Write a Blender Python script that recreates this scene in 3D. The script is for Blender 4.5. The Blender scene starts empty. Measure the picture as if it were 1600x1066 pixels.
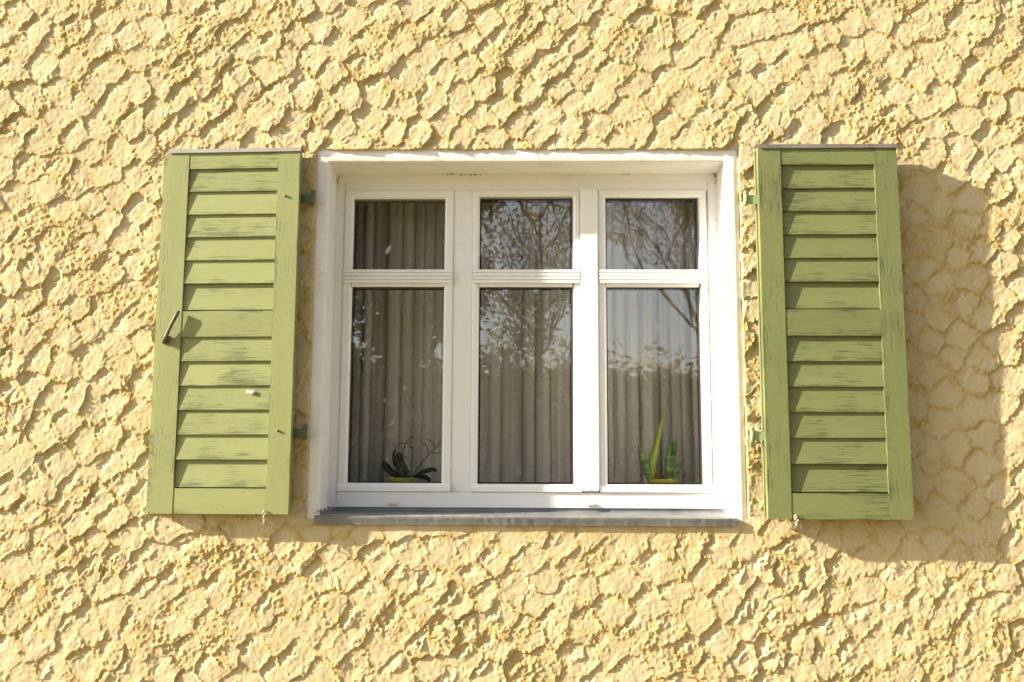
import bpy, bmesh, math, random
import numpy as np
from mathutils import Vector, Matrix

C = bpy.context.scene.collection
S = bpy.context.scene

# ------------------------------------------------------------------ camera, sky, sun, exposure
cam_d = bpy.data.cameras.new('camera'); cam = bpy.data.objects.new('camera', cam_d); C.objects.link(cam)
CAM = Vector((0, -3.96, 1.6))
RIGHT = Vector((0.99984809, 0.01687955, 0.00434557))
UP = Vector((-0.00202692, -0.13502439, 0.9908402))
FWD = Vector((-0.0173117, 0.99069849, 0.13496966))
m4 = Matrix((RIGHT, UP, -FWD)).transposed().to_4x4(); m4.translation = CAM
cam.matrix_world = m4
cam_d.lens = 36.0; cam_d.sensor_width = 36.0; cam_d.clip_start = 0.05; cam_d.clip_end = 2000
S.camera = cam

SUN = Vector((4.3, 1.0, -1.84)).normalized()          # direction the light travels
to_sun = -SUN
w = bpy.data.worlds.new('World'); S.world = w; w.use_nodes = True
wn = w.node_tree.nodes; wl = w.node_tree.links; wn.clear()
wo = wn.new('ShaderNodeOutputWorld'); bg = wn.new('ShaderNodeBackground'); sky = wn.new('ShaderNodeTexSky')
sky.sky_type = 'NISHITA'; sky.sun_disc = False
sky.sun_elevation = math.asin(to_sun.z); sky.sun_rotation = math.atan2(to_sun.x, to_sun.y)
sky.air_density = 1.0; sky.dust_density = 2.0; sky.ozone_density = 1.0
bg.inputs['Strength'].default_value = 0.080
hs = wn.new('ShaderNodeHueSaturation'); hs.inputs['Saturation'].default_value = 0.5      # thin high haze
wl.new(sky.outputs[0], hs.inputs['Color']); wl.new(hs.outputs[0], bg.inputs[0]); wl.new(bg.outputs[0], wo.inputs[0])
sl = bpy.data.lights.new('sun', 'SUN'); so = bpy.data.objects.new('sun', sl); C.objects.link(so)
sl.energy = 5.0; sl.angle = math.radians(0.7); sl.color = (1.0, 0.885, 0.70)
so.rotation_euler = SUN.to_track_quat('-Z', 'Y').to_euler(); so.location = (-8, -6, 8)

S.view_settings.view_transform = 'Standard'; S.view_settings.look = 'None'
S.view_settings.gamma = 1.0; S.view_settings.use_curve_mapping = False
S.view_settings.exposure = 1.56
S.render.engine = 'CYCLES'
S.cycles.max_bounces = 10; S.cycles.transparent_max_bounces = 16; S.cycles.diffuse_bounces = 5

random.seed(11)
D = 0.1645                                             # depth of the window frame behind the wall face

def at(px, py, Y):
    """point of the photograph -> point in the plane y = Y (used for reading off measurements)"""
    d = RIGHT * ((px - 800) / 1600) - UP * ((py - 533) / 1600) + FWD
    return CAM + d * ((Y - CAM.y) / d.y)

# ------------------------------------------------------------------ scene helpers
def tag(o, label=None, cat=None, group=None, kind=None):
    if label: o['label'] = label
    if cat: o['category'] = cat
    if group: o['group'] = group
    if kind: o['kind'] = kind
    return o

def thing(name, label, cat, loc=(0, 0, 0), rz=0.0, group=None):
    o = bpy.data.objects.new(name, None); C.objects.link(o)
    o.location = loc; o.rotation_euler = (0, 0, rz); o.empty_display_size = 0.1
    return tag(o, label, cat, group)

def link_mesh(name, me, mat, parent=None, loc=(0, 0, 0), rot=(0, 0, 0), smooth=False):
    o = bpy.data.objects.new(name, me); C.objects.link(o)
    if mat and not me.materials: me.materials.append(mat)
    o.location = loc; o.rotation_euler = rot
    if parent: o.parent = parent
    if smooth:
        me.polygons.foreach_set('use_smooth', [True] * len(me.polygons))
    return o

def obj(name, bm, mat, parent=None, loc=(0, 0, 0), rot=(0, 0, 0), smooth=False, bevel=0.0, seg=2):
    if bevel:
        es = [e for e in bm.edges if len(e.link_faces) == 2 and e.calc_face_angle(0) > 0.5]
        bmesh.ops.bevel(bm, geom=es, offset=bevel, segments=seg, affect='EDGES', clamp_overlap=True)
    bmesh.ops.recalc_face_normals(bm, faces=bm.faces)
    me = bpy.data.meshes.new(name); bm.to_mesh(me); bm.free()
    o = link_mesh(name, me, mat, parent, loc, rot)
    if smooth:
        me.polygons.foreach_set('use_smooth', [True] * len(me.polygons))
    return o

def bx(bm, x0, x1, y0, y1, z0, z1):
    vs = [bm.verts.new(p) for p in ((x0, y0, z0), (x1, y0, z0), (x1, y1, z0), (x0, y1, z0),
                                    (x0, y0, z1), (x1, y0, z1), (x1, y1, z1), (x0, y1, z1))]
    for f in ((0, 3, 2, 1), (4, 5, 6, 7), (0, 1, 5, 4), (1, 2, 6, 5), (2, 3, 7, 6), (3, 0, 4, 7)):
        bm.faces.new([vs[i] for i in f])
    return vs

def box(x0, x1, y0, y1, z0, z1):
    bm = bmesh.new(); bx(bm, x0, x1, y0, y1, z0, z1); return bm

def ring(bm, x0, x1, z0, z1, prof):
    """mitred rectangular frame; prof = closed list of (inset, y)"""
    loops = []
    for ins, y in prof:
        loops.append([bm.verts.new(p) for p in ((x0 + ins, y, z0 + ins), (x1 - ins, y, z0 + ins),
                                                (x1 - ins, y, z1 - ins), (x0 + ins, y, z1 - ins))])
    n = len(loops)
    for i in range(n):
        a, b = loops[i], loops[(i + 1) % n]
        for k in range(4):
            j = (k + 1) % 4
            bm.faces.new((a[k], a[j], b[j], b[k]))

def tube(bm, pts, radii, sides=8, cap=True):
    pts = [Vector(p) for p in pts]; rings = []
    for i, p in enumerate(pts):
        d = (pts[min(i + 1, len(pts) - 1)] - pts[max(i - 1, 0)]).normalized()
        a = d.cross(Vector((0, 0, 1)))
        if a.length < 1e-3: a = d.cross(Vector((1, 0, 0)))
        a.normalize(); b = d.cross(a); r = radii[i] if hasattr(radii, '__len__') else radii
        rings.append([bm.verts.new(p + (a * math.cos(t) + b * math.sin(t)) * r)
                      for t in (2 * math.pi * k / sides for k in range(sides))])
    for i in range(len(rings) - 1):
        for k in range(sides):
            j = (k + 1) % sides
            bm.faces.new((rings[i][k], rings[i][j], rings[i + 1][j], rings[i + 1][k]))
    if cap:
        bm.faces.new(rings[0]); bm.faces.new(rings[-1][::-1])

def lathe(bm, prof, n=28, cx=0, cy=0):
    rings = [[bm.verts.new((cx + r * math.cos(2 * math.pi * k / n), cy + r * math.sin(2 * math.pi * k / n), z))
              for k in range(n)] for r, z in prof]
    for i in range(len(rings) - 1):
        for k in range(n):
            j = (k + 1) % n
            bm.faces.new((rings[i][k], rings[i][j], rings[i + 1][j], rings[i + 1][k]))
    bm.faces.new(rings[0][::-1]); bm.faces.new(rings[-1])

# ------------------------------------------------------------------ material helper
class MT:
    def __init__(s, name):
        s.m = bpy.data.materials.new(name); s.m.use_nodes = True
        s.t = s.m.node_tree; s.t.nodes.clear()
        s.out = s.n('ShaderNodeOutputMaterial'); s.b = s.n('ShaderNodeBsdfPrincipled')
        s.l(s.b.outputs[0], s.out.inputs[0])
    def n(s, k, **kw):
        x = s.t.nodes.new(k)
        for a, v in kw.items(): setattr(x, a, v)
        return x
    def l(s, a, b): s.t.links.new(a, b)
    def set(s, **kw):
        for k, v in kw.items():
            i = s.b.inputs[k.replace('_', ' ')]
            if hasattr(v, 'links') or hasattr(v, 'is_linked') and not isinstance(v, (int, float, tuple)): s.l(v, i)
            else: i.default_value = v
        return s
    def coord(s, what='Object', scale=(1, 1, 1), rnd=False):
        tc = s.n('ShaderNodeTexCoord'); o = tc.outputs[what]
        if rnd:
            oi = s.n('ShaderNodeObjectInfo'); mu = s.n('ShaderNodeMath', operation='MULTIPLY'); mu.inputs[1].default_value = 37.0
            s.l(oi.outputs['Random'], mu.inputs[0])
            ad = s.n('ShaderNodeVectorMath', operation='ADD'); s.l(o, ad.inputs[0]); s.l(mu.outputs[0], ad.inputs[1]); o = ad.outputs[0]
        mp = s.n('ShaderNodeMapping'); mp.inputs['Scale'].default_value = scale; s.l(o, mp.inputs[0])
        return mp.outputs[0]
    def noise(s, vec, scale, detail=4, rough=0.55, dist=0.0):
        x = s.n('ShaderNodeTexNoise'); x.inputs['Scale'].default_value = scale; x.inputs['Detail'].default_value = detail
        x.inputs['Roughness'].default_value = rough; x.inputs['Distortion'].default_value = dist; s.l(vec, x.inputs['Vector'])
        return x.outputs[0]
    def ramp(s, fac, stops):
        r = s.n('ShaderNodeValToRGB'); e = r.color_ramp.elements
        while len(e) < len(stops): e.new(0.5)
        for i, (p, c) in enumerate(stops):
            e[i].position = p; e[i].color = (c, c, c, 1) if isinstance(c, (int, float)) else (*c, 1)
        s.l(fac, r.inputs[0]); return r.outputs[0]
    def mix(s, fac, a, b, mode='MIX'):
        x = s.n('ShaderNodeMix', data_type='RGBA', blend_type=mode)
        for v, i in ((fac, 0), (a, 6), (b, 7)):
            if isinstance(v, tuple): x.inputs[i].default_value = (*v, 1)
            elif isinstance(v, (int, float)): x.inputs[i].default_value = v
            else: s.l(v, x.inputs[i])
        return x.outputs[2]
    def math(s, op, a, b=0.0):
        x = s.n('ShaderNodeMath', operation=op)
        for v, i in ((a, 0), (b, 1)):
            if isinstance(v, (int, float)): x.inputs[i].default_value = v
            else: s.l(v, x.inputs[i])
        return x.outputs[0]
    def bump(s, h, strength=0.3, dist=0.002):
        x = s.n('ShaderNodeBump'); x.inputs['Strength'].default_value = strength; x.inputs['Distance'].default_value = dist
        s.l(h, x.inputs['Height']); s.l(x.outputs[0], s.b.inputs['Normal'])

def flat(name, col, rough=0.6, **kw):
    t = MT(name); t.set(Base_Color=(*col, 1), Roughness=rough, **kw); return t.m

# --- plaster
t = MT('yellow_plaster'); v = t.coord('Object')
n1 = t.noise(v, 3.0, 3); n2 = t.noise(v, 55.0, 5, 0.65); n3 = t.noise(v, 240.0, 3, 0.7); n5 = t.noise(v, 120.0, 4, 0.65)
at_ = t.n('ShaderNodeAttribute', attribute_name='crumble_bounce')
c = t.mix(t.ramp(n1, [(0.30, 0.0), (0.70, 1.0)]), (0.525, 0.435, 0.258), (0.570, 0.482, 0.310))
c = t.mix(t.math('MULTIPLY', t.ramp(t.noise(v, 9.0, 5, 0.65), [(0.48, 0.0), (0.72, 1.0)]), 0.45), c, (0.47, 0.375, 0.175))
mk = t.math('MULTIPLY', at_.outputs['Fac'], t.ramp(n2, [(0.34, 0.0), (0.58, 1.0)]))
c = t.mix(t.math('MULTIPLY', mk, 0.68), c, (0.46, 0.310, 0.075))  # ochre on rough edges: pigment plus interreflected light painted into the colour
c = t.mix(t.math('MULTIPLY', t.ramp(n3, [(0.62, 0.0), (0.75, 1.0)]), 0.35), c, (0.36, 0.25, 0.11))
t.set(Base_Color=c, Roughness=0.92); t.b.inputs['Specular IOR Level'].default_value = 0.2
t.bump(t.math('ADD', t.math('MULTIPLY', n2, 0.5), t.math('ADD', t.math('MULTIPLY', n3, 0.55), t.math('MULTIPLY', n5, t.math('ADD', t.math('MULTIPLY', at_.outputs['Fac'], 0.9), 0.35)))), 0.8, 0.0035)
M_plaster = t.m

# --- white masonry paint of the surround
t = MT('white_masonry_paint'); v = t.coord('Object')
n1 = t.noise(v, 180.0, 4, 0.65); n2 = t.noise(v, 7.0, 5, 0.6)
c = t.mix(t.ramp(n2, [(0.45, 0.0), (0.75, 1.0)]), (0.77, 0.77, 0.775), (0.69, 0.675, 0.655))
n4 = t.noise(v, 60.0, 2, 0.5)
c = t.mix(t.math('MULTIPLY', t.ramp(n4, [(0.70, 0.0), (0.76, 1.0)]), 0.5), c, (0.45, 0.38, 0.30))
t.set(Base_Color=c, Roughness=0.85); t.bump(n1, 0.35, 0.002); M_white = t.m

# --- window plastic
t = MT('white_window_plastic'); v = t.coord('Object')
n2 = t.noise(v, 9.0, 5, 0.6)
c = t.mix(t.ramp(n2, [(0.5, 0.0), (0.8, 1.0)]), (0.80, 0.80, 0.805), (0.74, 0.735, 0.725))
t.set(Base_Color=c, Roughness=0.38); M_pvc = t.m
M_cream = flat('yellowed_plastic', (0.66, 0.58, 0.44), 0.45)
M_gasket = flat('black_gasket', (0.012, 0.011, 0.010), 0.6)

# --- green weathered paint (grain along local X)
def green(name, base, light, dark, amount):
    t = MT(name)
    v = t.coord('Object', (1, 1, 1), True)
    vs = t.coord('Object', (3.2, 72, 72), True)
    vf = t.coord('Object', (5, 130, 130), True)
    g1 = t.noise(vs, 3.0, 6, 0.62, 0.25); g2 = t.noise(vf, 3.0, 4, 0.6, 0.1)
    pat = t.noise(v, 5.0, 3, 0.6); tone = t.noise(t.coord('Object', (1.5, 9, 9), True), 2.0, 3)
    c = t.mix(t.ramp(tone, [(0.3, 0.0), (0.7, 1.0)]), base, light)
    thr = t.math('ADD', g1, t.math('MULTIPLY', t.math('SUBTRACT', pat, 0.5), 0.62))
    gz = t.n('ShaderNodeSeparateXYZ'); t.l(t.coord('Generated'), gz.inputs[0])
    thr = t.math('ADD', thr, t.ramp(gz.outputs[2], [(0.0, 0.12), (0.28, 0.0), (0.86, 0.0), (1.0, 0.08)]))
    thr = t.math('ADD', thr, amount)
    wear = t.ramp(thr, [(0.62, 0.0), (0.70, 0.75), (0.85, 1.0)])
    fine = t.ramp(t.math('ADD', g2, t.math('MULTIPLY', t.math('SUBTRACT', pat, 0.5), 0.5)), [(0.60, 0.0), (0.68, 1.0)])
    c = t.mix(t.math('MULTIPLY', wear, 0.80), c, dark)
    c = t.mix(t.math('MULTIPLY', fine, 0.45), c, dark)
    oi = t.n('ShaderNodeObjectInfo'); c = t.mix(t.math('MULTIPLY', oi.outputs['Random'], 0.22), c, tuple(x * 0.55 for x in base))
    sp = t.ramp(t.noise(v, 75.0, 2, 0.5), [(0.735, 0.0), (0.77, 1.0)])
    c = t.mix(t.math('MULTIPLY', sp, 0.7), c, (0.10, 0.085, 0.04))
    t.set(Base_Color=c, Roughness=0.62)
    t.b.inputs['Specular IOR Level'].default_value = 0.3
    h = t.math('SUBTRACT', t.math('MULTIPLY', g2, 0.5), t.math('ADD', wear, t.math('MULTIPLY', fine, 0.5)))
    t.bump(h, 0.45, 0.0012)
    return t.m
M_green_l = green('faded_green_paint', (0.244, 0.268, 0.108), (0.272, 0.292, 0.122), (0.070, 0.092, 0.036), 0.004)
M_green_r = green('weathered_green_paint', (0.160, 0.183, 0.070), (0.182, 0.202, 0.080), (0.042, 0.062, 0.024), 0.022)
M_iron = flat('green_painted_iron', (0.075, 0.10, 0.05), 0.5)
M_iron_l = flat('pale_green_painted_iron', (0.27, 0.34, 0.16), 0.5)

def metal(name, c1, c2, rough, scale=14, met=0.6):
    t = MT(name); v = t.coord('Object')
    n = t.noise(v, scale, 6, 0.65, 0.4); n2 = t.noise(v, scale * 8, 3)
    t.set(Base_Color=t.mix(t.ramp(n, [(0.35, 0.0), (0.65, 1.0)]), c1, c2), Metallic=met,
          Roughness=t.ramp(n, [(0.3, rough), (0.7, rough + 0.2)])); t.bump(n2, 0.15, 0.001)
    return t.m
M_zinc = metal('zinc_sheet', (0.135, 0.145, 0.165), (0.23, 0.235, 0.245), 0.40, 8, 0.25)
M_cap_l = metal('pale_cap_sheet', (0.25, 0.24, 0.225), (0.32, 0.31, 0.29), 0.5, 9, 0.2)
M_cap_r = metal('brown_cap_sheet', (0.15, 0.135, 0.12), (0.24, 0.22, 0.20), 0.5, 9, 0.3)
M_rust = metal('old_steel', (0.085, 0.065, 0.045), (0.19, 0.165, 0.13), 0.6, 60, 0.2)
M_cord = flat('frayed_cord_fibre', (0.42, 0.37, 0.29), 0.9)
M_drop = flat('white_dropping', (0.80, 0.79, 0.76), 0.8)

# --- glass: see-through, coated double glazing with its partial mirror
t = MT('window_glass'); t.t.nodes.remove(t.b)
tr = t.n('ShaderNodeBsdfTransparent'); tr.inputs[0].default_value = (0.985, 0.985, 0.98, 1)
gl = t.n('ShaderNodeBsdfGlossy'); gl.inputs['Roughness'].default_value = 0.0; gl.inputs[0].default_value = (1, 1, 1, 1)
ge = t.n('ShaderNodeNewGeometry'); dp = t.n('ShaderNodeVectorMath', operation='DOT_PRODUCT')
t.l(ge.outputs['Normal'], dp.inputs[0]); t.l(ge.outputs['Incoming'], dp.inputs[1])
k = t.math('SUBTRACT', 1.0, t.math('ABSOLUTE', dp.outputs['Value'])); k = t.math('POWER', k, 5.0)
k = t.math('ADD', t.math('MULTIPLY', k, 0.80), 0.150)
mx = t.n('ShaderNodeMixShader'); t.l(k, mx.inputs[0]); t.l(tr.outputs[0], mx.inputs[1]); t.l(gl.outputs[0], mx.inputs[2])
bmp = t.n('ShaderNodeBump'); bmp.inputs['Strength'].default_value = 0.10; bmp.inputs['Distance'].default_value = 0.002
t.l(t.noise(t.coord('Object'), 9.0, 1), bmp.inputs['Height']); t.l(bmp.outputs[0], gl.inputs['Normal'])
t.l(mx.outputs[0], t.out.inputs[0]); M_glass = t.m

# --- curtain
t = MT('sheer_curtain'); v = t.coord('Object')
vo = t.n('ShaderNodeTexVoronoi'); vo.inputs['Scale'].default_value = 5.5; t.l(t.coord('Object', (1.6, 0.2, 1.0)), vo.inputs['Vector'])
motif = t.ramp(vo.outputs['Distance'], [(0.10, 1.0), (0.16, 0.0)])
wv = t.noise(v, 700.0, 2, 0.5)
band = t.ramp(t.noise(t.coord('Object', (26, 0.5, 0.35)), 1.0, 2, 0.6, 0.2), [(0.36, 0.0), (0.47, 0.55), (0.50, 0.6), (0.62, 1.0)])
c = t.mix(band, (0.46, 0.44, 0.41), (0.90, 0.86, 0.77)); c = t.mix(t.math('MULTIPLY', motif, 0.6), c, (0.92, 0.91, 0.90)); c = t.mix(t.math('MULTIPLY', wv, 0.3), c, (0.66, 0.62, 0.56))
t.set(Base_Color=c, Roughness=0.95)
tl = t.n('ShaderNodeBsdfTranslucent'); t.l(c, tl.inputs[0])
ms = t.n('ShaderNodeMixShader'); ms.inputs[0].default_value = 0.18
t.l(t.b.outputs[0], ms.inputs[1]); t.l(tl.outputs[0], ms.inputs[2]); t.l(ms.outputs[0], t.out.inputs[0]); M_curtain = t.m

M_room = flat('room_paint', (0.82, 0.79, 0.73), 0.9)
M_pot = flat('yellow_green_glaze', (0.62, 0.60, 0.08), 0.35)
M_orchid = flat('dark_orchid_leaf', (0.018, 0.028, 0.014), 0.4)
M_twig = flat('dry_flower_stem', (0.060, 0.035, 0.022), 0.7)
M_soil = flat('bark_soil', (0.20, 0.11, 0.05), 0.95)
t = MT('banded_snake_leaf'); v = t.coord('Object', (1, 1, 1))
n = t.noise(t.coord('Object', (14, 14, 75)), 1.0, 4, 0.6, 0.8)
t.set(Base_Color=t.mix(t.ramp(n, [(0.42, 0.0), (0.60, 1.0)]), (0.075, 0.20, 0.05), (0.34, 0.50, 0.14)), Roughness=0.4); M_snake = t.m
M_snake_y = flat('bright_snake_leaf', (0.48, 0.62, 0.06), 0.4)

def leafmat(name, a, b):
    t = MT(name); oi = t.n('ShaderNodeNewGeometry')
    c = t.mix(oi.outputs['Random Per Island'], a, b); t.set(Base_Color=c, Roughness=0.6)
    tl = t.n('ShaderNodeBsdfTranslucent'); t.l(c, tl.inputs[0]); ms = t.n('ShaderNodeMixShader'); ms.inputs[0].default_value = 0.3
    t.l(t.b.outputs[0], ms.inputs[1]); t.l(tl.outputs[0], ms.inputs[2]); t.l(ms.outputs[0], t.out.inputs[0]); return t.m
M_leaf_d = leafmat('dark_leaf', (0.030, 0.040, 0.015), (0.060, 0.065, 0.025))
M_leaf_o = leafmat('olive_leaf', (0.075, 0.075, 0.028), (0.17, 0.14, 0.055))
M_leaf_b = leafmat('autumn_leaf', (0.10, 0.075, 0.022), (0.16, 0.11, 0.035))
M_leaf_h = leafmat('pale_autumn_hedge_leaf', (0.19, 0.17, 0.085), (0.32, 0.27, 0.14))
M_bark = flat('tree_bark', (0.075, 0.060, 0.045), 0.9)
t = MT('dry_grass_ground'); v = t.coord('Object'); n = t.noise(v, 1.2, 6, 0.65); n2 = t.noise(v, 40, 3)
c = t.mix(n, (0.27, 0.205, 0.07), (0.37, 0.28, 0.10)); c = t.mix(t.math('MULTIPLY', n2, 0.4), c, (0.10, 0.12, 0.04))
t.set(Base_Color=c, Roughness=0.95); t.bump(n2, 0.6, 0.03); M_ground = t.m

# ------------------------------------------------------------------ numpy noise
def vnoise(X, Z, scale, seed):
    rs = np.random.RandomState(seed); G = rs.rand(256, 256).astype(np.float32)
    x = X / scale + 57.3; z = Z / scale + 91.7
    xi = np.floor(x).astype(np.int64); zi = np.floor(z).astype(np.int64)
    fx = (x - xi).astype(np.float32); fz = (z - zi).astype(np.float32)
    fx = fx * fx * fx * (fx * (fx * 6 - 15) + 10); fz = fz * fz * fz * (fz * (fz * 6 - 15) + 10)
    x0 = xi & 255; x1 = (xi + 1) & 255; z0 = zi & 255; z1 = (zi + 1) & 255
    return ((G[x0, z0] * (1 - fx) + G[x1, z0] * fx) * (1 - fz) + (G[x0, z1] * (1 - fx) + G[x1, z1] * fx) * fz) * 2 - 1
def fbm(X, Z, scale, seed, octs=4, gain=0.5):
    r = 0; a = 1
    for o in range(octs):
        c_, s_ = math.cos(o * 1.1), math.sin(o * 1.1)
        r = r + a * vnoise(X * c_ - Z * s_, X * s_ + Z * c_, scale / 2 ** o, seed + o * 7); a *= gain
    return r
def sstep(a, b, x):
    t_ = np.clip((x - a) / (b - a), 0, 1); return t_ * t_ * (3 - 2 * t_)

# ------------------------------------------------------------------ the wall
SX0, SX1, SZ0, SZ1 = -0.855, 0.830, 1.452, 2.911      # outer edge of the white surround
IX0, IX1, IZ1 = -0.8045, 0.772, 2.862                 # inner edge

def cells(wx, wz, e1, e2, seed, jit, stagger=1.0):
    """nearest and second nearest dab of a loose diamond lattice, with local coordinates and four random values"""
    det = e1[0] * e2[1] - e1[1] * e2[0]
    u = (wx * e2[1] - wz * e2[0]) / det; v_ = (wz * e1[0] - wx * e1[1]) / det
    iv = np.floor(v_).astype(np.int64)
    rs = np.random.RandomState(seed); T = rs.rand(6, 128, 128).astype(np.float32)
    F1 = np.full(wx.shape, 9.0, np.float32); F2 = F1.copy()
    DU = np.zeros(wx.shape, np.float32); DV = DU.copy(); R_ = [DU.copy() for _ in range(4)]
    OFF = (0.5 * (np.arange(128) & 1) + 0.45 * rs.rand(128)) * stagger       # each row of dabs starts at its own place
    for dj in (-1, 0, 1):
        b = (iv + dj) & 127; us = u - OFF[b]; iu = np.floor(us).astype(np.int64)
        for di in (-1, 0, 1):
            a = (iu + di) & 127
            du = (us - (iu + di + 0.5 + jit * (T[0][a, b] - 0.5))).astype(np.float32)
            dv = (v_ - (iv + dj + 0.5 + jit * (T[1][a, b] - 0.5))).astype(np.float32)
            d = (np.abs(du) ** 3.0 + np.abs(dv) ** 3.0) ** (1 / 3.0)
            nw = d < F1
            F2 = np.where(nw, F1, np.minimum(F2, d)); F1 = np.where(nw, d, F1)
            DU = np.where(nw, du, DU); DV = np.where(nw, dv, DV)
            for q in range(4): R_[q] = np.where(nw, T[q + 2][a, b], R_[q])
    return DU, DV, F2 - F1, R_

def relief(X, Z):
    g = lambda x, s: np.exp(-(x / s) ** 2)
    low = sstep(1.75, 1.15, Z + 0.10 * fbm(X, Z, 0.6, 5, 2))
    wx = X + 0.022 * fbm(X, Z, 0.36, 11, 2) + 0.005 * vnoise(X, Z, 0.06, 12) + 0.0050 * vnoise(X, Z, 0.022, 21) + 0.0030 * vnoise(X, Z, 0.010, 22)
    wz = Z + 0.022 * fbm(X, Z, 0.36, 31, 2) + 0.005 * vnoise(X, Z, 0.06, 32) + 0.0050 * vnoise(X, Z, 0.022, 41) + 0.0030 * vnoise(X, Z, 0.010, 42)
    e1 = (0.078, -0.082); e2 = (0.074, 0.076)
    DU, DV, E, (r1, r2, r3, r4) = cells(wx, wz, e1, e2, 3, 0.56)
    lz = DU * e1[1] + DV * e2[1]
    jag = 0.08 * vnoise(X, Z, 0.020, 111) + 0.06 * vnoise(X, Z, 0.009, 112)
    U_ = DU + jag
    big = 0.85 + 0.35 * fbm(X, Z, 0.5, 77, 2)
    k3 = np.clip(1.9 * r3 - 0.40, 0, 1.3); k2 = np.clip(1.6 * r2 - 0.3, 0, 1.2)
    lens = np.clip(1 - (DV / 0.50) ** 2, 0, 1)
    h = 0.0052 * (r1 - 0.5) + 0.0048 * DU * (0.1 + r2) - 0.0026 * (lz / 0.08) * (0.1 + r4) - 0.0015 * DV * (r4 + 0.1)
    h = h - 0.0022 * g(E, 0.22) * (0.5 + 0.5 * r2)                        # rounded shoulders of each dab
    arc = U_ + 0.37 - 0.34 * DV ** 2                                      # crescent just inside the upper left rim
    h = h - 0.0086 * k3 * g(arc, 0.115) * np.clip(1 - (DV / (0.34 + 0.16 * r4)) ** 2, 0, 1) ** 0.7
    h = h + 0.0030 * k2 * g(U_ - 0.41, 0.10) * lens
    h = h + (0.22 + 0.78 * low) * 0.0072 * k2 * g(U_ + 0.13 + 0.10 * r4 + 0.6 * DV ** 2, 0.09) * np.clip(1 - (DV / 0.42) ** 2, 0, 1)
    rn = np.clip(0.35 + 0.65 * fbm(X, Z, 0.035, 51, 3), 0, 1.3)
    h = h + 0.0046 * g(E, 0.09) * rn
    # a second, smaller pass of the trowel over parts of the wall
    P, Q, E2, (s1, s2, s3, s4) = cells(wx * 1.02 + 0.31 * wz * 0.2, wz, (0.050, -0.040), (0.036, 0.052), 8, 0.8)
    m = 0.85 * sstep(0.22, 0.75, fbm(X, Z, 0.20, 141, 3))
    h = h + m * (0.0030 * (s1 - 0.5) + 0.0036 * P * s2 - 0.0048 * np.clip(2 * s3 - 0.9, 0, 1) * g(P + jag + 0.30 - 0.3 * Q ** 2, 0.16) * np.clip(1 - (Q / 0.45) ** 2, 0, 1)
                 + 0.0022 * g(E2, 0.14) * rn)
    h = h * big
    crumbs = np.clip(fbm(X, Z, 0.0125, 71, 2, 0.6) + 0.1, 0, 1.5)
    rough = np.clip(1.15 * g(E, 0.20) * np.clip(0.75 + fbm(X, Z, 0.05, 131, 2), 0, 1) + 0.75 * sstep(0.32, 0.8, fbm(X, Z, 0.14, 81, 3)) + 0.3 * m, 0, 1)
    h = h + 0.0020 * fbm(X, Z, 0.09, 61, 3) + 0.0038 * crumbs * rough + 0.0008 * vnoise(X, Z, 0.011, 91) + 0.0004 * vnoise(X, Z, 0.0072, 92)
    return h, rough

def axis(a0, a1, f0, f1, fine, coarse):
    l = list(np.arange(f0, f1, fine)); x = f0; s = fine
    left = []
    while x > a0: s = min(s * 1.15, coarse); x -= s; left.append(x)
    x = l[-1]; s = fine; rt = []
    while x < a1: s = min(s * 1.15, coarse); x += s; rt.append(x)
    return np.array(left[::-1] + l + rt)

ax = axis(-6, 6, -2.36, 2.16, 0.0036, 0.05); az = axis(0.02, 5.2, 0.74, 3.66, 0.0036, 0.05)
X, Z = np.meshgrid(ax, az)                                # rows: z
h, rough = relief(X, Z)
ed = 0.005 * fbm(X, Z, 0.05, 101, 3)
inside = np.minimum(np.minimum(X - SX0, SX1 - X), np.minimum(Z - SZ0, SZ1 - Z)) + ed * 0.35   # >0 in the opening
Ed = -inside
calm = sstep(0.0, 0.10, np.where((Z < SZ0 + 0.02) & (X > SX0 - 0.05) & (X < SX1 + 0.02), SZ0 - 0.02 - Z, 1.0))
h = h * (0.25 + 0.75 * calm)
h = h + 0.0035 * np.exp(-(Ed / 0.03) ** 2) * (Z > SZ0 + 0.02)      # plaster built up along the surround
Y = -(0.0075 + np.clip(h, -0.009, 0.03))
Y = np.where(inside > 0, 0.006, Y)
nz, nx = X.shape
co = np.stack([X, Y, Z], -1).reshape(-1, 3).astype(np.float32)
idx = np.arange(nz * nx).reshape(nz, nx)
q = np.stack([idx[:-1, :-1], idx[:-1, 1:], idx[1:, 1:], idx[1:, :-1]], -1)
keep = ~((inside[:-1, :-1] > 0.012) & (inside[1:, 1:] > 0.012))
q = q[keep]
used = np.zeros(nz * nx, bool); used[q.ravel()] = True
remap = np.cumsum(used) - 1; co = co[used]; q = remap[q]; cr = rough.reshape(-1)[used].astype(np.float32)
def np_mesh(name, co, quads):
    me = bpy.data.meshes.new(name); nq, k = quads.shape
    me.vertices.add(len(co)); me.vertices.foreach_set('co', np.ascontiguousarray(co, np.float32).ravel())
    me.loops.add(nq * k); me.loops.foreach_set('vertex_index', quads.astype(np.int32).ravel())
    me.polygons.add(nq); me.polygons.foreach_set('loop_start', np.arange(nq, dtype=np.int32) * k)
    me.update(calc_edges=True); return me
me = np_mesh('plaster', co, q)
a_ = me.attributes.new('crumble_bounce', 'FLOAT', 'POINT'); a_.data.foreach_set('value', cr)
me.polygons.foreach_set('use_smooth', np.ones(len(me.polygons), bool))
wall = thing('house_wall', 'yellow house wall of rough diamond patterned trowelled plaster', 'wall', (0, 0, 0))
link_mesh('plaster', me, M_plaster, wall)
del X, Z, h, rough, co, q

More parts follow.
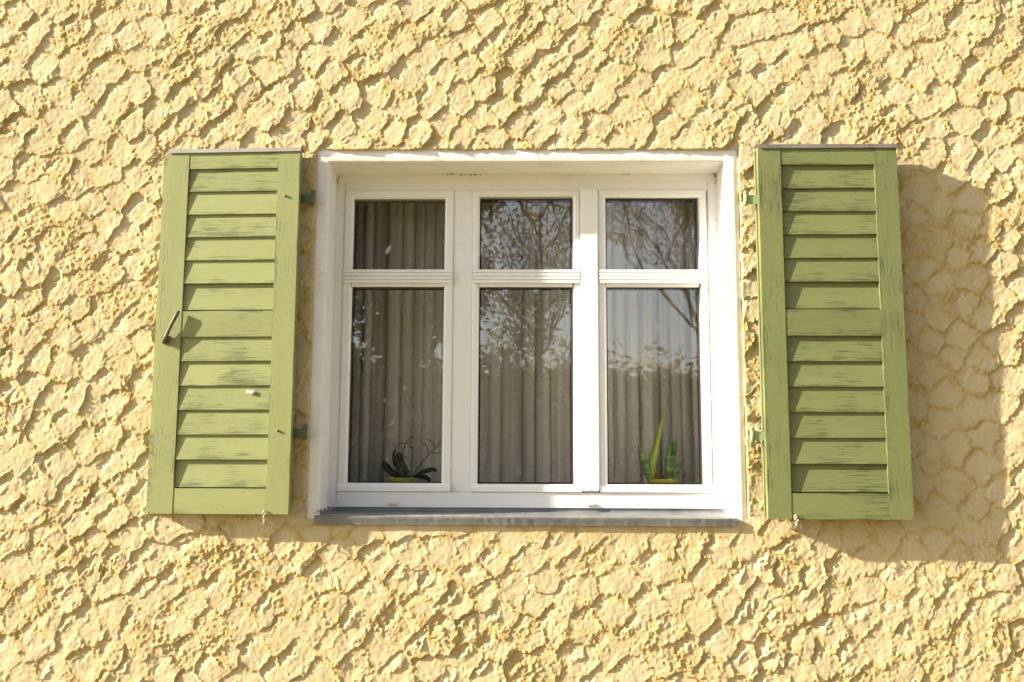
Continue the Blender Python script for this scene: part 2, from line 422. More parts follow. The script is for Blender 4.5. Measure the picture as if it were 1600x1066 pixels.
# white surround with its reveal: a hand-trowelled strip up, across and down
def surround():
    path = []
    zs = np.arange(1.448, IZ1, 0.02)
    prof = [(-0.056, 0.009), (-0.054, 0.001), (-0.035, -0.001), (-0.006, -0.001), (-0.0015, 0.0008), (0, 0.006), (0, 0.05), (0, 0.10), (0, 0.19)]
    rs = random.Random(4); bm = bmesh.new(); rows = []
    def row(fn):
        rows.append([bm.verts.new(fn(o + rs.uniform(-.0005, .0005) * (o < 0) - rs.uniform(0, .0012) * (-0.03 < o <= 0), y + rs.uniform(-.0006, .0006))) for o, y in prof])
    for z in zs: row(lambda o, y: (IX0 + o, y, z))
    row(lambda o, y: (IX0 + o, y, IZ1 - o))
    for x in np.arange(IX0 + 0.01, IX1 - 0.005, 0.02): row(lambda o, y: (x, y, IZ1 - o))
    row(lambda o, y: (IX1 - o, y, IZ1 - o))
    for z in zs[::-1]: row(lambda o, y: (IX1 - o, y, z))
    for a, b in zip(rows, rows[1:]):
        for k in range(len(prof) - 1): bm.faces.new((a[k], a[k + 1], b[k + 1], b[k]))
    return bm
obj('window_surround', surround(), M_white, wall, smooth=True)
# masonry core of the wall behind the plaster, round the opening
bm = bmesh.new()
bx(bm, -6, -0.87, 0.012, 0.36, 0, 5.2); bx(bm, 0.845, 6, 0.012, 0.36, 0, 5.2)
bx(bm, -0.87, 0.845, 0.012, 0.36, 0, 1.44); bx(bm, -0.87, 0.845, 0.012, 0.36, 2.925, 5.2)
obj('masonry', bm, flat('masonry', (0.45, 0.40, 0.33), 0.9), wall)

# crumbs of dirt and old web caught in the corners of the reveal
r = random.Random(6); bm = bmesh.new()
for cx, cz, n, sx, sz in ((IX0 + 0.006, IZ1 - 0.014, 12, .003, .016), (IX1 - 0.005, IZ1 - 0.012, 12, .003, .016), (-0.255, IZ1 - 0.003, 16, .03, .003), (-0.35, IZ1 - 0.002, 8, .02, .001), (0.39, IZ1 - 0.002, 7, .012, .002), (IX1 - 0.02, IZ1 - 0.001, 4, .01, .001)):
    for k in range(n):
        p = Vector((cx + r.gauss(0, 1) * sx, D - 0.003 - r.random() * .006, cz + r.gauss(0, 1) * sz))
        bmesh.ops.create_icosphere(bm, subdivisions=1, radius=r.uniform(.0012, .0035), matrix=Matrix.Translation(p))
obj('corner_dirt', bm, flat('corner_dirt', (0.30, 0.23, 0.15), 0.95), wall)
bm = bmesh.new()
for k in range(34):
    q_ = r.random(); p = Vector((IX0 - 0.018 + 0.045 * q_ + r.gauss(0, .004), -0.006 + 0.06 * q_ + r.gauss(0, .006), 1.468 + 0.010 * r.random() + 0.012 * q_))
    bmesh.ops.create_icosphere(bm, subdivisions=1, radius=r.uniform(.002, .006), matrix=Matrix.Translation(p))
obj('crumbled_mortar', bm, flat('crumbled_mortar', (0.33, 0.25, 0.19), 0.95), wall)

# room behind
bm = bmesh.new()
rx0, rx1, ry0, ry1, rz0, rz1 = -2.4, 2.4, 0.361, 4.2, 0.55, 3.15
bx(bm, rx0, rx1, ry0, ry1, rz0, rz1)
bm.faces.ensure_lookup_table()
for f in list(bm.faces):
    if all(abs(v_.co.y - ry0) < 1e-5 for v_ in f.verts): bm.faces.remove(f)
room = obj('room', bm, M_room); tag(room, kind='structure')

# ------------------------------------------------------------------ the window
win = thing('casement_window', 'white three part casement window with grooved transoms set in the yellow wall', 'window', (0, D, 1.49))
def wobj(name, bm, mat, parent=win, **kw):
    off = Vector((0, D, 1.49))
    bmesh.ops.translate(bm, verts=bm.verts, vec=-off)
    return obj(name, bm, mat, parent, **kw)
bm = bmesh.new()
ring(bm, IX0 - 0.006, IX1 + 0.006, 1.492, 2.870, [(0, D + 0.07), (0, D), (0.037, D), (0.043, D + 0.005), (0.046, D + 0.008), (0.046, D + 0.07)])
bx(bm, IX0 + 0.0385, IX1 - 0.0385, D - 0.009, D + 0.069, 1.4925, 1.5530)      # deep bottom rail
bx(bm, IX0 + 0.0385, IX1 - 0.0385, D + 0.0004, D + 0.069, 2.7935, 2.832)     # deep head
wobj('outer_frame', bm, M_pvc, bevel=0.0012)
wobj('mullion', box(-0.3165, -0.2345, D - 0.001, D + 0.07, 1.5532, 2.7933), M_pvc, bevel=0.003)
wobj('mullion', box(0.2063, 0.2800, D - 0.020, D + 0.068, 1.5575, 2.7960), M_pvc, bevel=0.005, seg=3)['label'] = 'mullion standing proud of the frame'

sashes = ((-0.7655, -0.3155), (-0.2355, 0.2055), (0.2810, 0.7265))
panes = ((-0.729, -0.346), (-0.2075, 0.172), (0.312, 0.688))
for (a, b), (pa, pb) in zip(sashes, panes):
    i0 = pa - a
    bm = bmesh.new()
    pr = [(0, D + 0.06), (0, D - 0.004), (0.003, D - 0.008), (i0 - 0.010, D - 0.008), (i0 - 0.004, D - 0.004), (i0, D + 0.004), (i0, D + 0.06)]
    ring(bm, a, b, 1.552, 2.7925, pr)
    bx(bm, pa - 0.001, pb + 0.001, D - 0.0065, D + 0.058, 2.385, 2.457)
    sash = wobj('sash', bm, M_pvc, bevel=0.0008, seg=1)
    sash_off = Vector((0, D, 1.49))
    # grooved transom moulding
    bm = bmesh.new()
    for k in range(4):
        z0 = 2.3985 + k * 0.0145
        bx(bm, a + 0.001, b - 0.001, D - 0.018 + 0.001 * (k == 0), D - 0.009, z0, z0 + 0.0128)
    bx(bm, a + 0.0015, b - 0.0015, D - 0.0135, D - 0.007, 2.3988, 2.4545)
    wobj('transom', bm, M_pvc, sash, bevel=0.0015)
    # weather rail
    bm = bmesh.new()
    pts = [(D - 0.007, 1.5865), (D - 0.011, 1.585), (D - 0.0165, 1.574), (D - 0.0170, 1.556), (D - 0.0150, 1.5545), (D - 0.007, 1.5545)]
    va = [bm.verts.new((a - 0.001, y, z)) for y, z in pts]; vb = [bm.verts.new((b + 0.001, y, z)) for y, z in pts]
    for k in range(len(pts)): bm.faces.new((va[k], va[(k + 1) % len(pts)], vb[(k + 1) % len(pts)], vb[k]))
    bm.faces.new(va); bm.faces.new(vb[::-1]); wobj('weather_rail', bm, M_pvc, sash, bevel=0.0008, seg=1)
    for z0, z1 in ((1.5865, 2.385), (2.457, 2.757)):
        bm = bmesh.new(); ring(bm, pa - 0.001, pb + 0.001, z0 - 0.001, z1 + 0.001, [(0, D + 0.006), (0.0045, D + 0.0075), (0.0045, D + 0.014), (0, D + 0.014)])
        wobj('gasket', bm, M_gasket, sash)
        bm = bmesh.new(); ring(bm, pa - 0.001, pb + 0.001, z0 - 0.001, z1 + 0.001, [(0, D + 0.030), (0.008, D + 0.031), (0.008, D + 0.036), (0, D + 0.036)])
        wobj('gasket', bm, M_gasket, sash)
        wobj('glass_pane', box(pa - 0.0005, pb + 0.0005, D + 0.0142, D + 0.0298, z0 - 0.0005, z1 + 0.0005), M_glass, sash)
for x in (-0.5455, 0.2435):
    wobj('drain_cap', box(x - 0.018, x + 0.018, D - 0.021, D - 0.002, 1.4995, 1.512), M_cream, bevel=0.004)

# zinc sill: upstand, sloping top, front lip with small dents
bm = bmesh.new(); rows = []; rs = random.Random(9)
prof = [(D - 0.002, 1.4915), (D - 0.004, 1.4800), (D - 0.010, 1.4770), (0.10, 1.4725), (0.05, 1.4690), (0.0, 1.4650), (-0.022, 1.4632), (-0.0285, 1.4600), (-0.0275, 1.4540), (-0.0240, 1.4420), (-0.0215, 1.4310), (-0.0160, 1.4300), (-0.012, 1.4330), (-0.010, 1.45)]
xs = np.linspace(-0.818, 0.780, 110)
for i, x in enumerate(xs):
    dn = 0.0006 * math.sin(x * 9) * math.sin(x * 23 + 1) + rs.uniform(-.0004, .0004)
    dd = rs.choice([0, 0, 0, 0, 0, 0.0007])
    rows.append([bm.verts.new((x, y + (dd if 7 <= k <= 9 else 0) + rs.uniform(-.0004, .0004) * (k > 2), z + dn * (k > 1) * min(1, (D - y) * 6))) for k, (y, z) in enumerate(prof)])
for a, b in zip(rows, rows[1:]):
    for k in range(len(prof) - 1): bm.faces.new((a[k], a[k + 1], b[k + 1], b[k]))
bm.faces.new(rows[0]); bm.faces.new(rows[-1][::-1])
wobj('window_sill', bm, M_zinc, smooth=False)
# inner window board
wobj('window_board', box(-0.86, 0.84, D + 0.071, 0.52, 1.505, 1.535), M_white, bevel=0.004)

# ------------------------------------------------------------------ curtain
bm = bmesh.new(); rs = np.random.RandomState(5)
xs = np.linspace(-0.98, 0.96, 420); zs = np.linspace(1.20, 2.86, 30)
ph = np.cumsum(0.35 + 1.6 * (0.5 + 0.5 * vnoise(xs, xs * 0, 0.075, 3))) * (2 * math.pi / 420 * 30) / 1.15
cv = []
for zi, z in enumerate(zs):
    sp = 0.75 + 0.25 * (2.86 - z) / 1.66
    amp = 0.021 * sp * (0.7 + 0.5 * vnoise(xs, xs * 0 + z * 0.15, 0.2, 8))
    s_ = np.sin(ph + 0.25 * vnoise(xs, xs * 0 + z, 0.5, 12)); s_ = np.sign(s_) * np.abs(s_) ** 0.6
    yy = 0.415 + amp * s_ + 0.005 * vnoise(xs, xs * 0 + z * 0.3, 0.03, 15)
    xx = xs + 0.015 * np.cos(ph) * sp
    cv.append([bm.verts.new((xx[i], yy[i], z)) for i in range(420)])
for a, b in zip(cv, cv[1:]):
    for i in range(419): bm.faces.new((a[i], a[i + 1], b[i + 1], b[i]))
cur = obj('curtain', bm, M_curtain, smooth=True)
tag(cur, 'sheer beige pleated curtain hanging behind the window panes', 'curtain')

# ------------------------------------------------------------------ shutters
def plank(name, L, W, T, mat, parent, loc, vertical=False, bevel=0.0022, tilt=0.0):
    """board with its grain along local X; loc = centre"""
    n = max(2, int(L / 0.05)); bm = bmesh.new()
    bx(bm, -L / 2, L / 2, -T / 2, T / 2, -W / 2, W / 2)
    o = obj(name, bm, mat, parent, loc, (tilt, math.pi / 2 if vertical else 0, 0), bevel=bevel)
    return o

def make_shutter(label, mat, cap_mat, loc, rz, Wd, Ht, depth_top, depth_bot, rear_shift, seed):
    r = random.Random(seed)
    t_ = thing('window_shutter', label, 'shutter', loc, rz)
    T = 0.032; st = 0.087
    zt, zm1, zm0, zb = Ht - 0.070, Ht - 0.640, Ht - 0.741, 0.0955
    for x in (st / 2, Wd - st / 2):
        plank('stile', Ht, st, T, mat, t_, (x, T / 2, Ht / 2), True)
    for z0, z1 in ((zt, Ht), (zm0, zm1), (0, zb)):
        plank('rail', Wd - 2 * st - 0.0020, z1 - z0, T - 0.002, mat, t_, (Wd / 2, T / 2 + 0.0006, (z0 + z1) / 2))
    SL, SH, STh = Wd - 2 * st - 0.002, 0.122, 0.0075
    tilt = -math.atan2(depth_top - depth_bot, 0.092)
    proto = None
    for hi, lo in ((zt, zm1), (zm0, zb)):
        n = 6; hs = [0.093, 0.0925, 0.0915, 0.0925, 0.0925]
        sc = (hi - lo - 0.1085) / sum(hs); edges = [hi]
        for q_ in hs: edges.append(edges[-1] - q_ * sc)
        for k in range(6):
            zb_ = edges[k + 1] if k < 5 else lo + 0.0045
            ja = r.uniform(-0.006, 0.006)
            y = depth_bot + 0.0035 * (k == 5) + STh / 2 + SH / 2 * math.sin(-tilt) + r.uniform(-.0006, .0006)
            z = zb_ + SH / 2 * math.cos(tilt)
            if k == 0: z -= 0.012                      # top slat tucks in behind the rail
            if proto is None:
                bm = box(-SL / 2, SL / 2, -STh / 2, STh / 2, -SH / 2, SH / 2)
                proto = obj('slat', bm, mat, t_, bevel=0.0018); s = proto
            else:
                s = proto.copy(); C.objects.link(s); s.parent = t_
            s.location = (Wd / 2, y, z if k else zb_ + SH / 2 * math.cos(tilt))
            s.rotation_euler = (tilt + ja, r.uniform(-0.0022, 0.0022), 0)
    # second leaf folded behind the first
    bm = bmesh.new(); a, b = rear_shift, Wd + rear_shift * 0.2
    bx(bm, a, a + st, T + 0.004, T + 0.027, 0.002, Ht - 0.002); bx(bm, b - st, b, T + 0.004, T + 0.027, 0.002, Ht - 0.002)
    bx(bm, a + st + .001, b - st - .001, T + 0.005, T + 0.026, 0.002, 0.09); bx(bm, a + st + .001, b - st - .001, T + 0.005, T + 0.026, Ht - 0.08, Ht - 0.002)
    bx(bm, a + st + .001, b - st - .001, T + 0.012, T + 0.022, 0.0905, Ht - 0.0805)
    rl = obj('rear_leaf', bm, mat, t_, bevel=0.002)
    # sheet metal cap
    bm = bmesh.new()
    bx(bm, 0.004 if rear_shift < 0 else -0.006, Wd + 0.004, -0.006, -0.003, Ht - 0.006, Ht + 0.009)
    bx(bm, 0.004 if rear_shift < 0 else -0.006, Wd + 0.004, -0.0029, 0.060, Ht + 0.0065, Ht + 0.009)
    obj('top_cap', bm, cap_mat, t_, bevel=0.0008, seg=1)
    return t_

LW, LH = 0.5335, 1.417
rzL = math.atan2(0.026, 0.5335) * -1
left = make_shutter('faded light green wooden louvred shutter with an iron lever on its left edge', M_green_l, M_cap_l,
                    (-1.4385, -0.052, 1.470), rzL, LW, LH, 0.0115, 0.0022, -0.030, 1)
RW, RH = 0.5350, 1.4285
right = make_shutter('darker cracked green wooden louvred shutter standing open beside the right window jamb', M_green_r, M_cap_r,
                     (0.8860, -0.094, 1.4625), math.atan2(-0.004, 0.535), RW, RH, 0.0150, 0.0055, -0.004, 2)

# iron lever on the left shutter
lv = bmesh.new(); bx(lv, -0.013, 0.013, -0.008, -0.0005, -0.016, 0.014); bx(lv, -0.007, 0.007, -0.014, -0.0085, -0.010, 0.010)
br = obj('lever', lv, M_rust, left, (0.030, 0, 0.665), bevel=0.002)
bm = bmesh.new(); tube(bm, [(-0.006, -0.012, -0.014), (0.004, -0.014, 0.010), (0.022, -0.017, 0.050), (0.044, -0.017, 0.095), (0.050, -0.015, 0.110)], [0.0085, 0.0075, 0.0070, 0.0085, 0.0070], 8)
obj('lever_arm', bm, M_rust, br, smooth=True)

def hinge(parent, x0, x1, y, z, mat, pin_x):
    o = obj('hinge', box(x0, x1, y, y + 0.006, z - 0.018, z + 0.018), mat, parent, bevel=0.0015)
    bm = bmesh.new(); tube(bm, [(pin_x, y + 0.002, z - 0.024), (pin_x, y + 0.002, z + 0.020)], 0.0085, 12)
    bmesh.ops.create_icosphere(bm, subdivisions=2, radius=0.010, matrix=Matrix.Translation((pin_x, y + 0.002, z + 0.027)))
    obj('hinge_pin', bm, mat, o, smooth=True)
for z in (1.228, 0.306):
    hinge(left, LW - 0.06, LW + 0.045, 0.0332, z, M_iron, LW + 0.046)
    hinge(right, -0.043, 0.05, 0.0332, z if z > 1 else 0.308, M_iron_l, -0.044)
# domed bolt heads on the left shutter's hinge stile
for x, z in ((LW - 0.055, 1.232), (LW - 0.052, 0.314)):
    bm = bmesh.new(); bmesh.ops.create_icosphere(bm, subdivisions=2, radius=0.0052)
    obj('bolt_head', bm, M_green_l, left, (x, -0.004, z), smooth=True)
# frayed knots of cord hanging out at the bottom
def cord(parent, x, z0):
    r = random.Random(int(x * 100)); bm = bmesh.new()
    for k in range(9):
        p = Vector((x + r.uniform(-.007, .007), -0.006 + r.uniform(-.004, .004), z0 - k * 0.0045))
        bmesh.ops.create_icosphere(bm, subdivisions=1, radius=r.uniform(.0025, .0045), matrix=Matrix.Translation(p) @ Matrix.Diagonal((1, 1, 1.3, 1)))
    for k in range(6):
        p = Vector((x, -0.006, z0 - 0.03)); tube(bm, [p, p + Vector((r.uniform(-.006, .006), r.uniform(-.006, .002), -0.012)), p + Vector((r.uniform(-.01, .01), 0, -0.022))], [.0015, .0012, .0006], 5)
    obj('frayed_cord', bm, M_cord, parent, smooth=True)
cord(left, LW - 0.088, 0.012); cord(right, 0.100, 0.014)
# bird dropping on a slat
bm = bmesh.new(); r = random.Random(3)
for k in range(8):
    p = Vector((r.uniform(-.018, .018), r.uniform(-.0008, .0008), r.uniform(-.004, .004)))
    bmesh.ops.create_icosphere(bm, subdivisions=1, radius=r.uniform(.004, .007), matrix=Matrix.Translation(p) @ Matrix.Diagonal((1.6, 0.6, 0.8, 1)))
obj('bird_dropping', bm, M_drop, left, (0.372, 0.003, 0.461), smooth=True)

p = at(826, 577, 0.375); bm = bmesh.new()
tube(bm, [(p.x, p.y, p.z + 0.9), (p.x + .002, p.y, p.z + 0.5), (p.x, p.y, p.z + 0.02)], [.0012] * 3, 5)
lathe(bm, [(0.002, p.z + 0.026), (0.006, p.z + 0.010), (0.0085, p.z - 0.010), (0.006, p.z - 0.020), (0.002, p.z - 0.023)][::-1], 12, p.x, p.y)
obj('pull_cord', bm, flat('cream_cord_drop', (0.70, 0.60, 0.30), 0.5), cur, smooth=True)

# ------------------------------------------------------------------ plants on the window board
def leaf_blade(bm, pts, widths, normal, fold=0.25):
    """curved leaf blade along pts with a shallow keel"""
    rows = []
    nrm = Vector(normal).normalized()
    for i, p in enumerate(pts):
        p = Vector(p); d = (Vector(pts[min(i + 1, len(pts) - 1)]) - Vector(pts[max(0, i - 1)])).normalized()
        s = d.cross(nrm).normalized(); w_ = widths[i]
        rows.append([bm.verts.new(p + s * w_), bm.verts.new(p + nrm * -w_ * fold), bm.verts.new(p - s * w_), bm.verts.new(p + nrm * (0.002 - w_ * fold) )])
    for a, b in zip(rows, rows[1:]):
        for k in range(4): bm.faces.new((a[k], a[(k + 1) % 4], b[(k + 1) % 4], b[k]))
    bm.faces.new(rows[0]); bm.faces.new(rows[-1][::-1])

def curve(ps, n=12):
    ps = [Vector(p) for p in ps]; out = []
    P = [ps[0] * 2 - ps[1]] + ps + [ps[-1] * 2 - ps[-2]]
    for i in range(1, len(P) - 2):
        for k in range(n):
            t_ = k / n; a, b, c_, d = P[i - 1], P[i], P[i + 1], P[i + 2]
            out.append(0.5 * ((2 * b) + (c_ - a) * t_ + (2 * a - 5 * b + 4 * c_ - d) * t_ * t_ + (3 * b - a - 3 * c_ + d) * t_ ** 3))
    out.append(ps[-1]); return out

def pot(parent, rad, ztop):
    H = ztop - 1.535
    bm = bmesh.new()
    lathe(bm, [(rad * 0.72, 0.0), (rad * 0.93, H * 0.9), (rad, H * 0.9 + 0.002), (rad, H), (rad * 0.93, H), (rad * 0.90, H - 0.012)], 36)
    obj('pot', bm, M_pot, parent, smooth=False)

YP = 0.306
base = at(628, 747, YP)
orch = thing('orchid_plant', 'dark wilted orchid with bare flower stems in a yellow pot behind the left pane', 'potted plant', (base.x, YP, 1.535))
pot(orch, 0.068, base.z)
def loc_(p): return p - Vector((base.x, YP, 1.535))
for poly, w_ in (([(632, 748), (612, 738), (603, 728), (600, 719)], 0.014), ([(634, 748), (622, 735), (616, 715), (618, 699)], 0.009),
                 ([(636, 748), (630, 730), (624, 712), (624, 706)], 0.012), ([(630, 748), (634, 735), (625, 718), (622, 708)], 0.012),
                 ([(645, 745), (660, 738), (675, 734), (684, 736)], 0.009), ([(648, 747), (660, 745), (668, 748), (673, 753)], 0.010),
                 ([(626, 748), (615, 742), (607, 735), (602, 722)], 0.010), ([(636, 748), (641, 742), (636, 733), (637, 730)], 0.006)):
    cs = curve([loc_(at(x, y, YP - 0.02 + 0.01 * k)) for k, (x, y) in enumerate(poly)], 6)
    n = len(cs); bm = bmesh.new()
    leaf_blade(bm, cs, [w_ * (0.45 + 0.55 * math.sin(min(1, i / (n - 1) * 1.25) * math.pi * 0.72)) * (1 if i < n - 3 else (n - 1 - i) / 3 + 0.06) for i in range(n)], (0.1, -1, 0.25))
    obj('leaf', bm, M_orchid, orch, smooth=True)
stems = [[(640, 745), (648, 738), (660, 722), (674, 706), (690, 694)], [(668, 713), (669, 703), (664, 694), (657, 690)], [(679, 702), (678, 694), (672, 688), (668, 687)],
         [(683, 698), (686, 692), (692, 690)], [(676, 707), (684, 708), (690, 708)], [(627, 724), (631, 700), (638, 688), (644, 683), (649, 688)],
         [(632, 700), (640, 698), (645, 700)], [(618, 700), (616, 694), (612, 691)], [(620, 698), (624, 694), (634, 693), (640, 697), (645, 701)], [(630, 715), (634, 714), (638, 717)], [(637, 693), (641, 690), (643, 694)]]
for k, pl in enumerate(stems):
    bm = bmesh.new(); cs = curve([loc_(at(x, y, YP - 0.025 + 0.004 * j)) for j, (x, y) in enumerate(pl)], 5)
    tube(bm, cs, [0.0026 - 0.0014 * i / len(cs) if k in (0, 5) else 0.0016 for i in range(len(cs))], 6); obj('flower_stem', bm, M_twig, orch, smooth=True)

base2 = at(1036, 749, YP)
snake = thing('snake_plant', 'green banded snake plant in a yellow pot behind the right pane', 'potted plant', (base2.x, YP, 1.535))
pot(snake, 0.066, base2.z)
bm = bmesh.new(); lathe(bm, [(0.058, 0), (0.055, 0.006), (0.02, 0.012)], 20); obj('soil', bm, M_soil, snake, (0, 0, base2.z - 1.535 - 0.010))
def loc2(p): return p - Vector((base2.x, YP, 1.535))
for poly, w_, mt in (([(1016, 752), (1009, 730), (1002, 712), (998, 694)], 0.0145, M_snake), ([(1019, 752), (1019, 725), (1027, 690), (1038, 641)], 0.0135, M_snake_y),
                     ([(1022, 752), (1018, 735), (1019, 715), (1022, 700)], 0.014, M_snake), ([(1046, 752), (1047, 728), (1052, 705), (1057, 681)], 0.0135, M_snake),
                     ([(1044, 752), (1044, 730), (1046, 705), (1048, 691)], 0.0125, M_snake), ([(1054, 752), (1058, 738), (1063, 726), (1068, 714)], 0.008, M_snake), ([(1050, 752), (1055, 735), (1060, 728), (1069, 721)], 0.007, M_snake)):
    cs = curve([loc2(at(x, y, YP - 0.022 + 0.006 * k)) for k, (x, y) in enumerate(poly)], 6)
    n = len(cs); bm = bmesh.new()
    leaf_blade(bm, cs, [max(0.0008, 1.18 * w_ * min(1, 0.65 + 0.9 * i / n) * min(1, ((n - 1 - i) / (n - 1)) ** 0.62 * 1.45)) for i in range(n)], (-0.25, -1, 0.1))
    obj('leaf', bm, mt, snake, smooth=True)
bm = bmesh.new(); r = random.Random(8)
for k in range(14):
    p = Vector((r.uniform(-.03, .012), -0.03 + r.uniform(-.02, .02), base2.z - 1.535 + 0.002)); tube(bm, [p, p + Vector((r.uniform(-.012, .012), 0, r.uniform(.008, .035)))], [.003, .001], 5)
obj('dry_roots', bm, M_soil, snake, smooth=True)

# ------------------------------------------------------------------ garden in front of the house (seen in the panes)
bm = bmesh.new(); bmesh.ops.create_grid(bm, x_segments=2, y_segments=2, size=600)
tag(obj('ground', bm, M_ground), kind='structure')

def leaves_mesh(name, P, size, seed):
    rs = np.random.RandomState(seed); n = len(P)
    a = rs.randn(n, 3); a /= np.linalg.norm(a, axis=1)[:, None]; b = np.cross(a, rs.randn(n, 3)); b /= np.linalg.norm(b, axis=1)[:, None]
    s = size * (0.6 + 0.8 * rs.rand(n, 1)); a = a * s; b = b * s * 0.5
    co = np.stack([P - a, P + b - a * .1, P + a, P - b - a * .1], 1).reshape(-1, 3)
    return np_mesh(name, co, np.arange(4 * n).reshape(n, 4))

def grow(bm, p, d, L, rad, depth, tips, r, spread=0.55, nseg=5):
    pts = [p.copy()]; q_ = p.copy(); dd = d.copy()
    for k in range(nseg):
        dd = (dd + Vector((r.gauss(0, .13), r.gauss(0, .13), r.gauss(0.03, .10)))).normalized(); q_ = q_ + dd * (L / nseg); pts.append(q_.copy())
    tube(bm, pts, [rad * (1 - 0.45 * i / nseg) for i in range(nseg + 1)], 6 if rad > .03 else 4, False)
    if depth <= 1: tips.extend(pts[1:])
    if depth == 0: return
    for k in range(3 if depth > 1 else 4):
        i = r.randint(max(1, nseg - 3), nseg); v_ = Vector((r.gauss(0, 1), r.gauss(0, 1), r.gauss(0.15, .8))).normalized()
        grow(bm, pts[i], (dd + v_ * spread * 1.3).normalized(), L * r.uniform(.6, .8), rad * 0.5, depth - 1, tips, r, spread, nseg)

def tree(label, x, y, trunk_h, limb, depth, rad, leaf_mat, per_tip, lsize, jitter, seed, lean=(0, 0), spread=0.55, limbs=5):
    r = random.Random(seed); rs = np.random.RandomState(seed)
    t_ = thing('garden_tree', label, 'tree', (x, y, 0)); bm = bmesh.new(); tips = []
    p0 = Vector((0, 0, -0.05)); p1 = Vector((lean[0], lean[1], trunk_h))
    tube(bm, [p0, p0.lerp(p1, .33) + Vector((.04, 0, 0)), p0.lerp(p1, .66) - Vector((.03, 0, 0)), p1], [rad * 1.35, rad, rad * .9, rad * .75], 9)
    for k in range(limbs):
        a = 2 * math.pi * (k + r.random() * .6) / limbs; e = r.uniform(.35, 1.15)
        grow(bm, p1 - Vector((0, 0, 0.6 * k / limbs)), Vector((math.cos(a) * math.cos(e), math.sin(a) * math.cos(e), math.sin(e))), limb, rad * .55, depth, tips, r, spread)
    obj('trunk', bm, M_bark, t_, smooth=True)
    T = np.array([list(q_) for q_ in tips]); T = np.repeat(T, per_tip, 0)
    if len(T) > 30000: T = T[rs.choice(len(T), 30000, False)]
    P = T + rs.randn(len(T), 3) * jitter
    link_mesh('crown', leaves_mesh('crown', P, lsize, seed), leaf_mat, t_)
    return t_
def clump_crown(parent, blobs, n, lsize, mat, seed, off):
    """leaves spread through overlapping ellipsoid masses (cx, cy, cz, rx, ry, rz)"""
    rs = np.random.RandomState(seed); P = []
    vol = np.array([b_[3] * b_[4] * b_[5] for b_ in blobs]) ** 0.75; vol /= vol.sum()
    for b_, f_ in zip(blobs, vol):
        k = int(n * f_); d = rs.randn(k, 3); d /= np.linalg.norm(d, axis=1)[:, None]
        d *= (rs.rand(k, 1) ** 0.4) * (0.8 + 0.35 * rs.rand(k, 1))
        P.append(d * np.array(b_[3:]) + np.array(b_[:3]) - np.array(off))
    P = np.concatenate(P)
    link_mesh('crown', leaves_mesh('crown', P, lsize, seed), mat, parent)

rs_ = random.Random(17)
dt = thing('garden_tree', 'dense dark tree mirrored in the left panes of the window', 'tree', (-2.1, -9.0, 0))
bm = bmesh.new(); tips = []
tube(bm, [(0, 0, -.05), (.05, 0, 1.0), (-.03, 0, 2.2), (0, 0, 4.2)], [.2, .15, .13, .06], 9)
for k in range(7): grow(bm, Vector((0, 0, 1.6 + .35 * k)), Vector((math.cos(k * 2.4), math.sin(k * 2.4), .7)).normalized(), 1.2, .06, 2, tips, rs_)
obj('trunk', bm, M_bark, dt, smooth=True)
blobs = [(-2.1 + rs_.uniform(-1.15, 1.15), -9 + rs_.uniform(-.7, .7), rs_.uniform(0.9, 6.3), rs_.uniform(.45, .95), rs_.uniform(.5, .8), rs_.uniform(.4, .8)) for _ in range(46)]
clump_crown(dt, blobs, 42000, 0.062, M_leaf_d, 21, (-2.1, -9, 0))

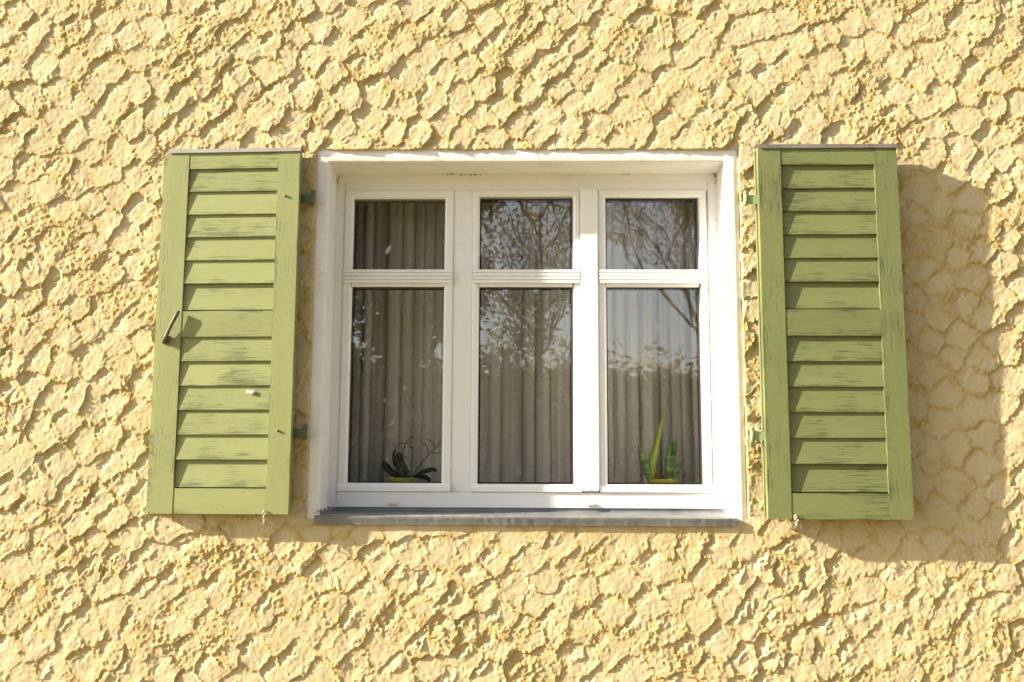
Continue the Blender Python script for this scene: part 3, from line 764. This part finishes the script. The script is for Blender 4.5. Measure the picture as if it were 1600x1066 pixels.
st_ = thing('garden_tree', 'slender leafy tree mirrored in the middle panes of the window', 'tree', (0.12, -9.4, 0))
bm = bmesh.new(); tips = []
tube(bm, [(0, 0, -.05), (.03, 0, 1.5), (-.02, 0, 2.8), (.05, 0, 4.2), (.0, 0, 5.8)], [.10, .075, .06, .045, .015], 9)
for k in range(12): grow(bm, Vector((0.02, 0, 2.4 + .28 * k)), Vector((math.cos(k * 2.4), math.sin(k * 2.4), .9)).normalized(), .8, .028, 2, tips, rs_)
obj('trunk', bm, M_bark, st_, smooth=True)
blobs = [(0.10 + 0.75 * rs_.uniform(-1, 1), -9.4 + rs_.uniform(-.5, .5), rs_.uniform(2.3, 6.0), rs_.uniform(.3, .6), rs_.uniform(.3, .6), rs_.uniform(.25, .5)) for _ in range(26)]
clump_crown(st_, blobs, 13000, 0.030, M_leaf_o, 34, (0.12, -9.4, 0))
tree('bare branched autumn tree mirrored in the upper right pane of the window', 2.75, -9.2, 3.5, 1.55, 4, 0.070, M_leaf_b, 3, 0.022, 0.06, 45, lean=(-0.2, 0), spread=0.45, limbs=11)

def hedge(label, x0, x1, y, top, depth, n, seed):
    rs = np.random.RandomState(seed)
    o = thing('hedge', label, 'hedge', ((x0 + x1) / 2, y, 0))
    xs = x0 + (x1 - x0) * rs.rand(n); tp = (1 + 0.22 * rs.rand(n) ** 9) * top + 0.25 * vnoise(xs, xs * 0, 1.1, seed) + 0.15 * vnoise(xs, xs * 0, 0.35, seed + 1)
    z = tp * rs.rand(n) ** 0.8; yy = y + depth * (rs.rand(n) - .5) * np.sqrt(np.clip(1.02 - (z / tp) ** 4, 0.05, 1))
    P = np.stack([xs - (x0 + x1) / 2, yy - y, z], -1)
    link_mesh('foliage', leaves_mesh('foliage', P, 0.075, seed), M_leaf_h, o)
    bm = bmesh.new()
    for k in range(int((x1 - x0) / 0.8)):
        xx = x0 + 0.4 + k * 0.8 - (x0 + x1) / 2; tube(bm, [(xx, 0, -.05), (xx + .1, .05, top * .5), (xx - .05, 0, top * .9)], [.06, .04, .015], 6)
    obj('stem', bm, M_bark, o)
hedge('tall olive hedge mirrored in the lower panes of the window', -5.5, 6.0, -14.5, 3.7, 1.8, 70000, 7)
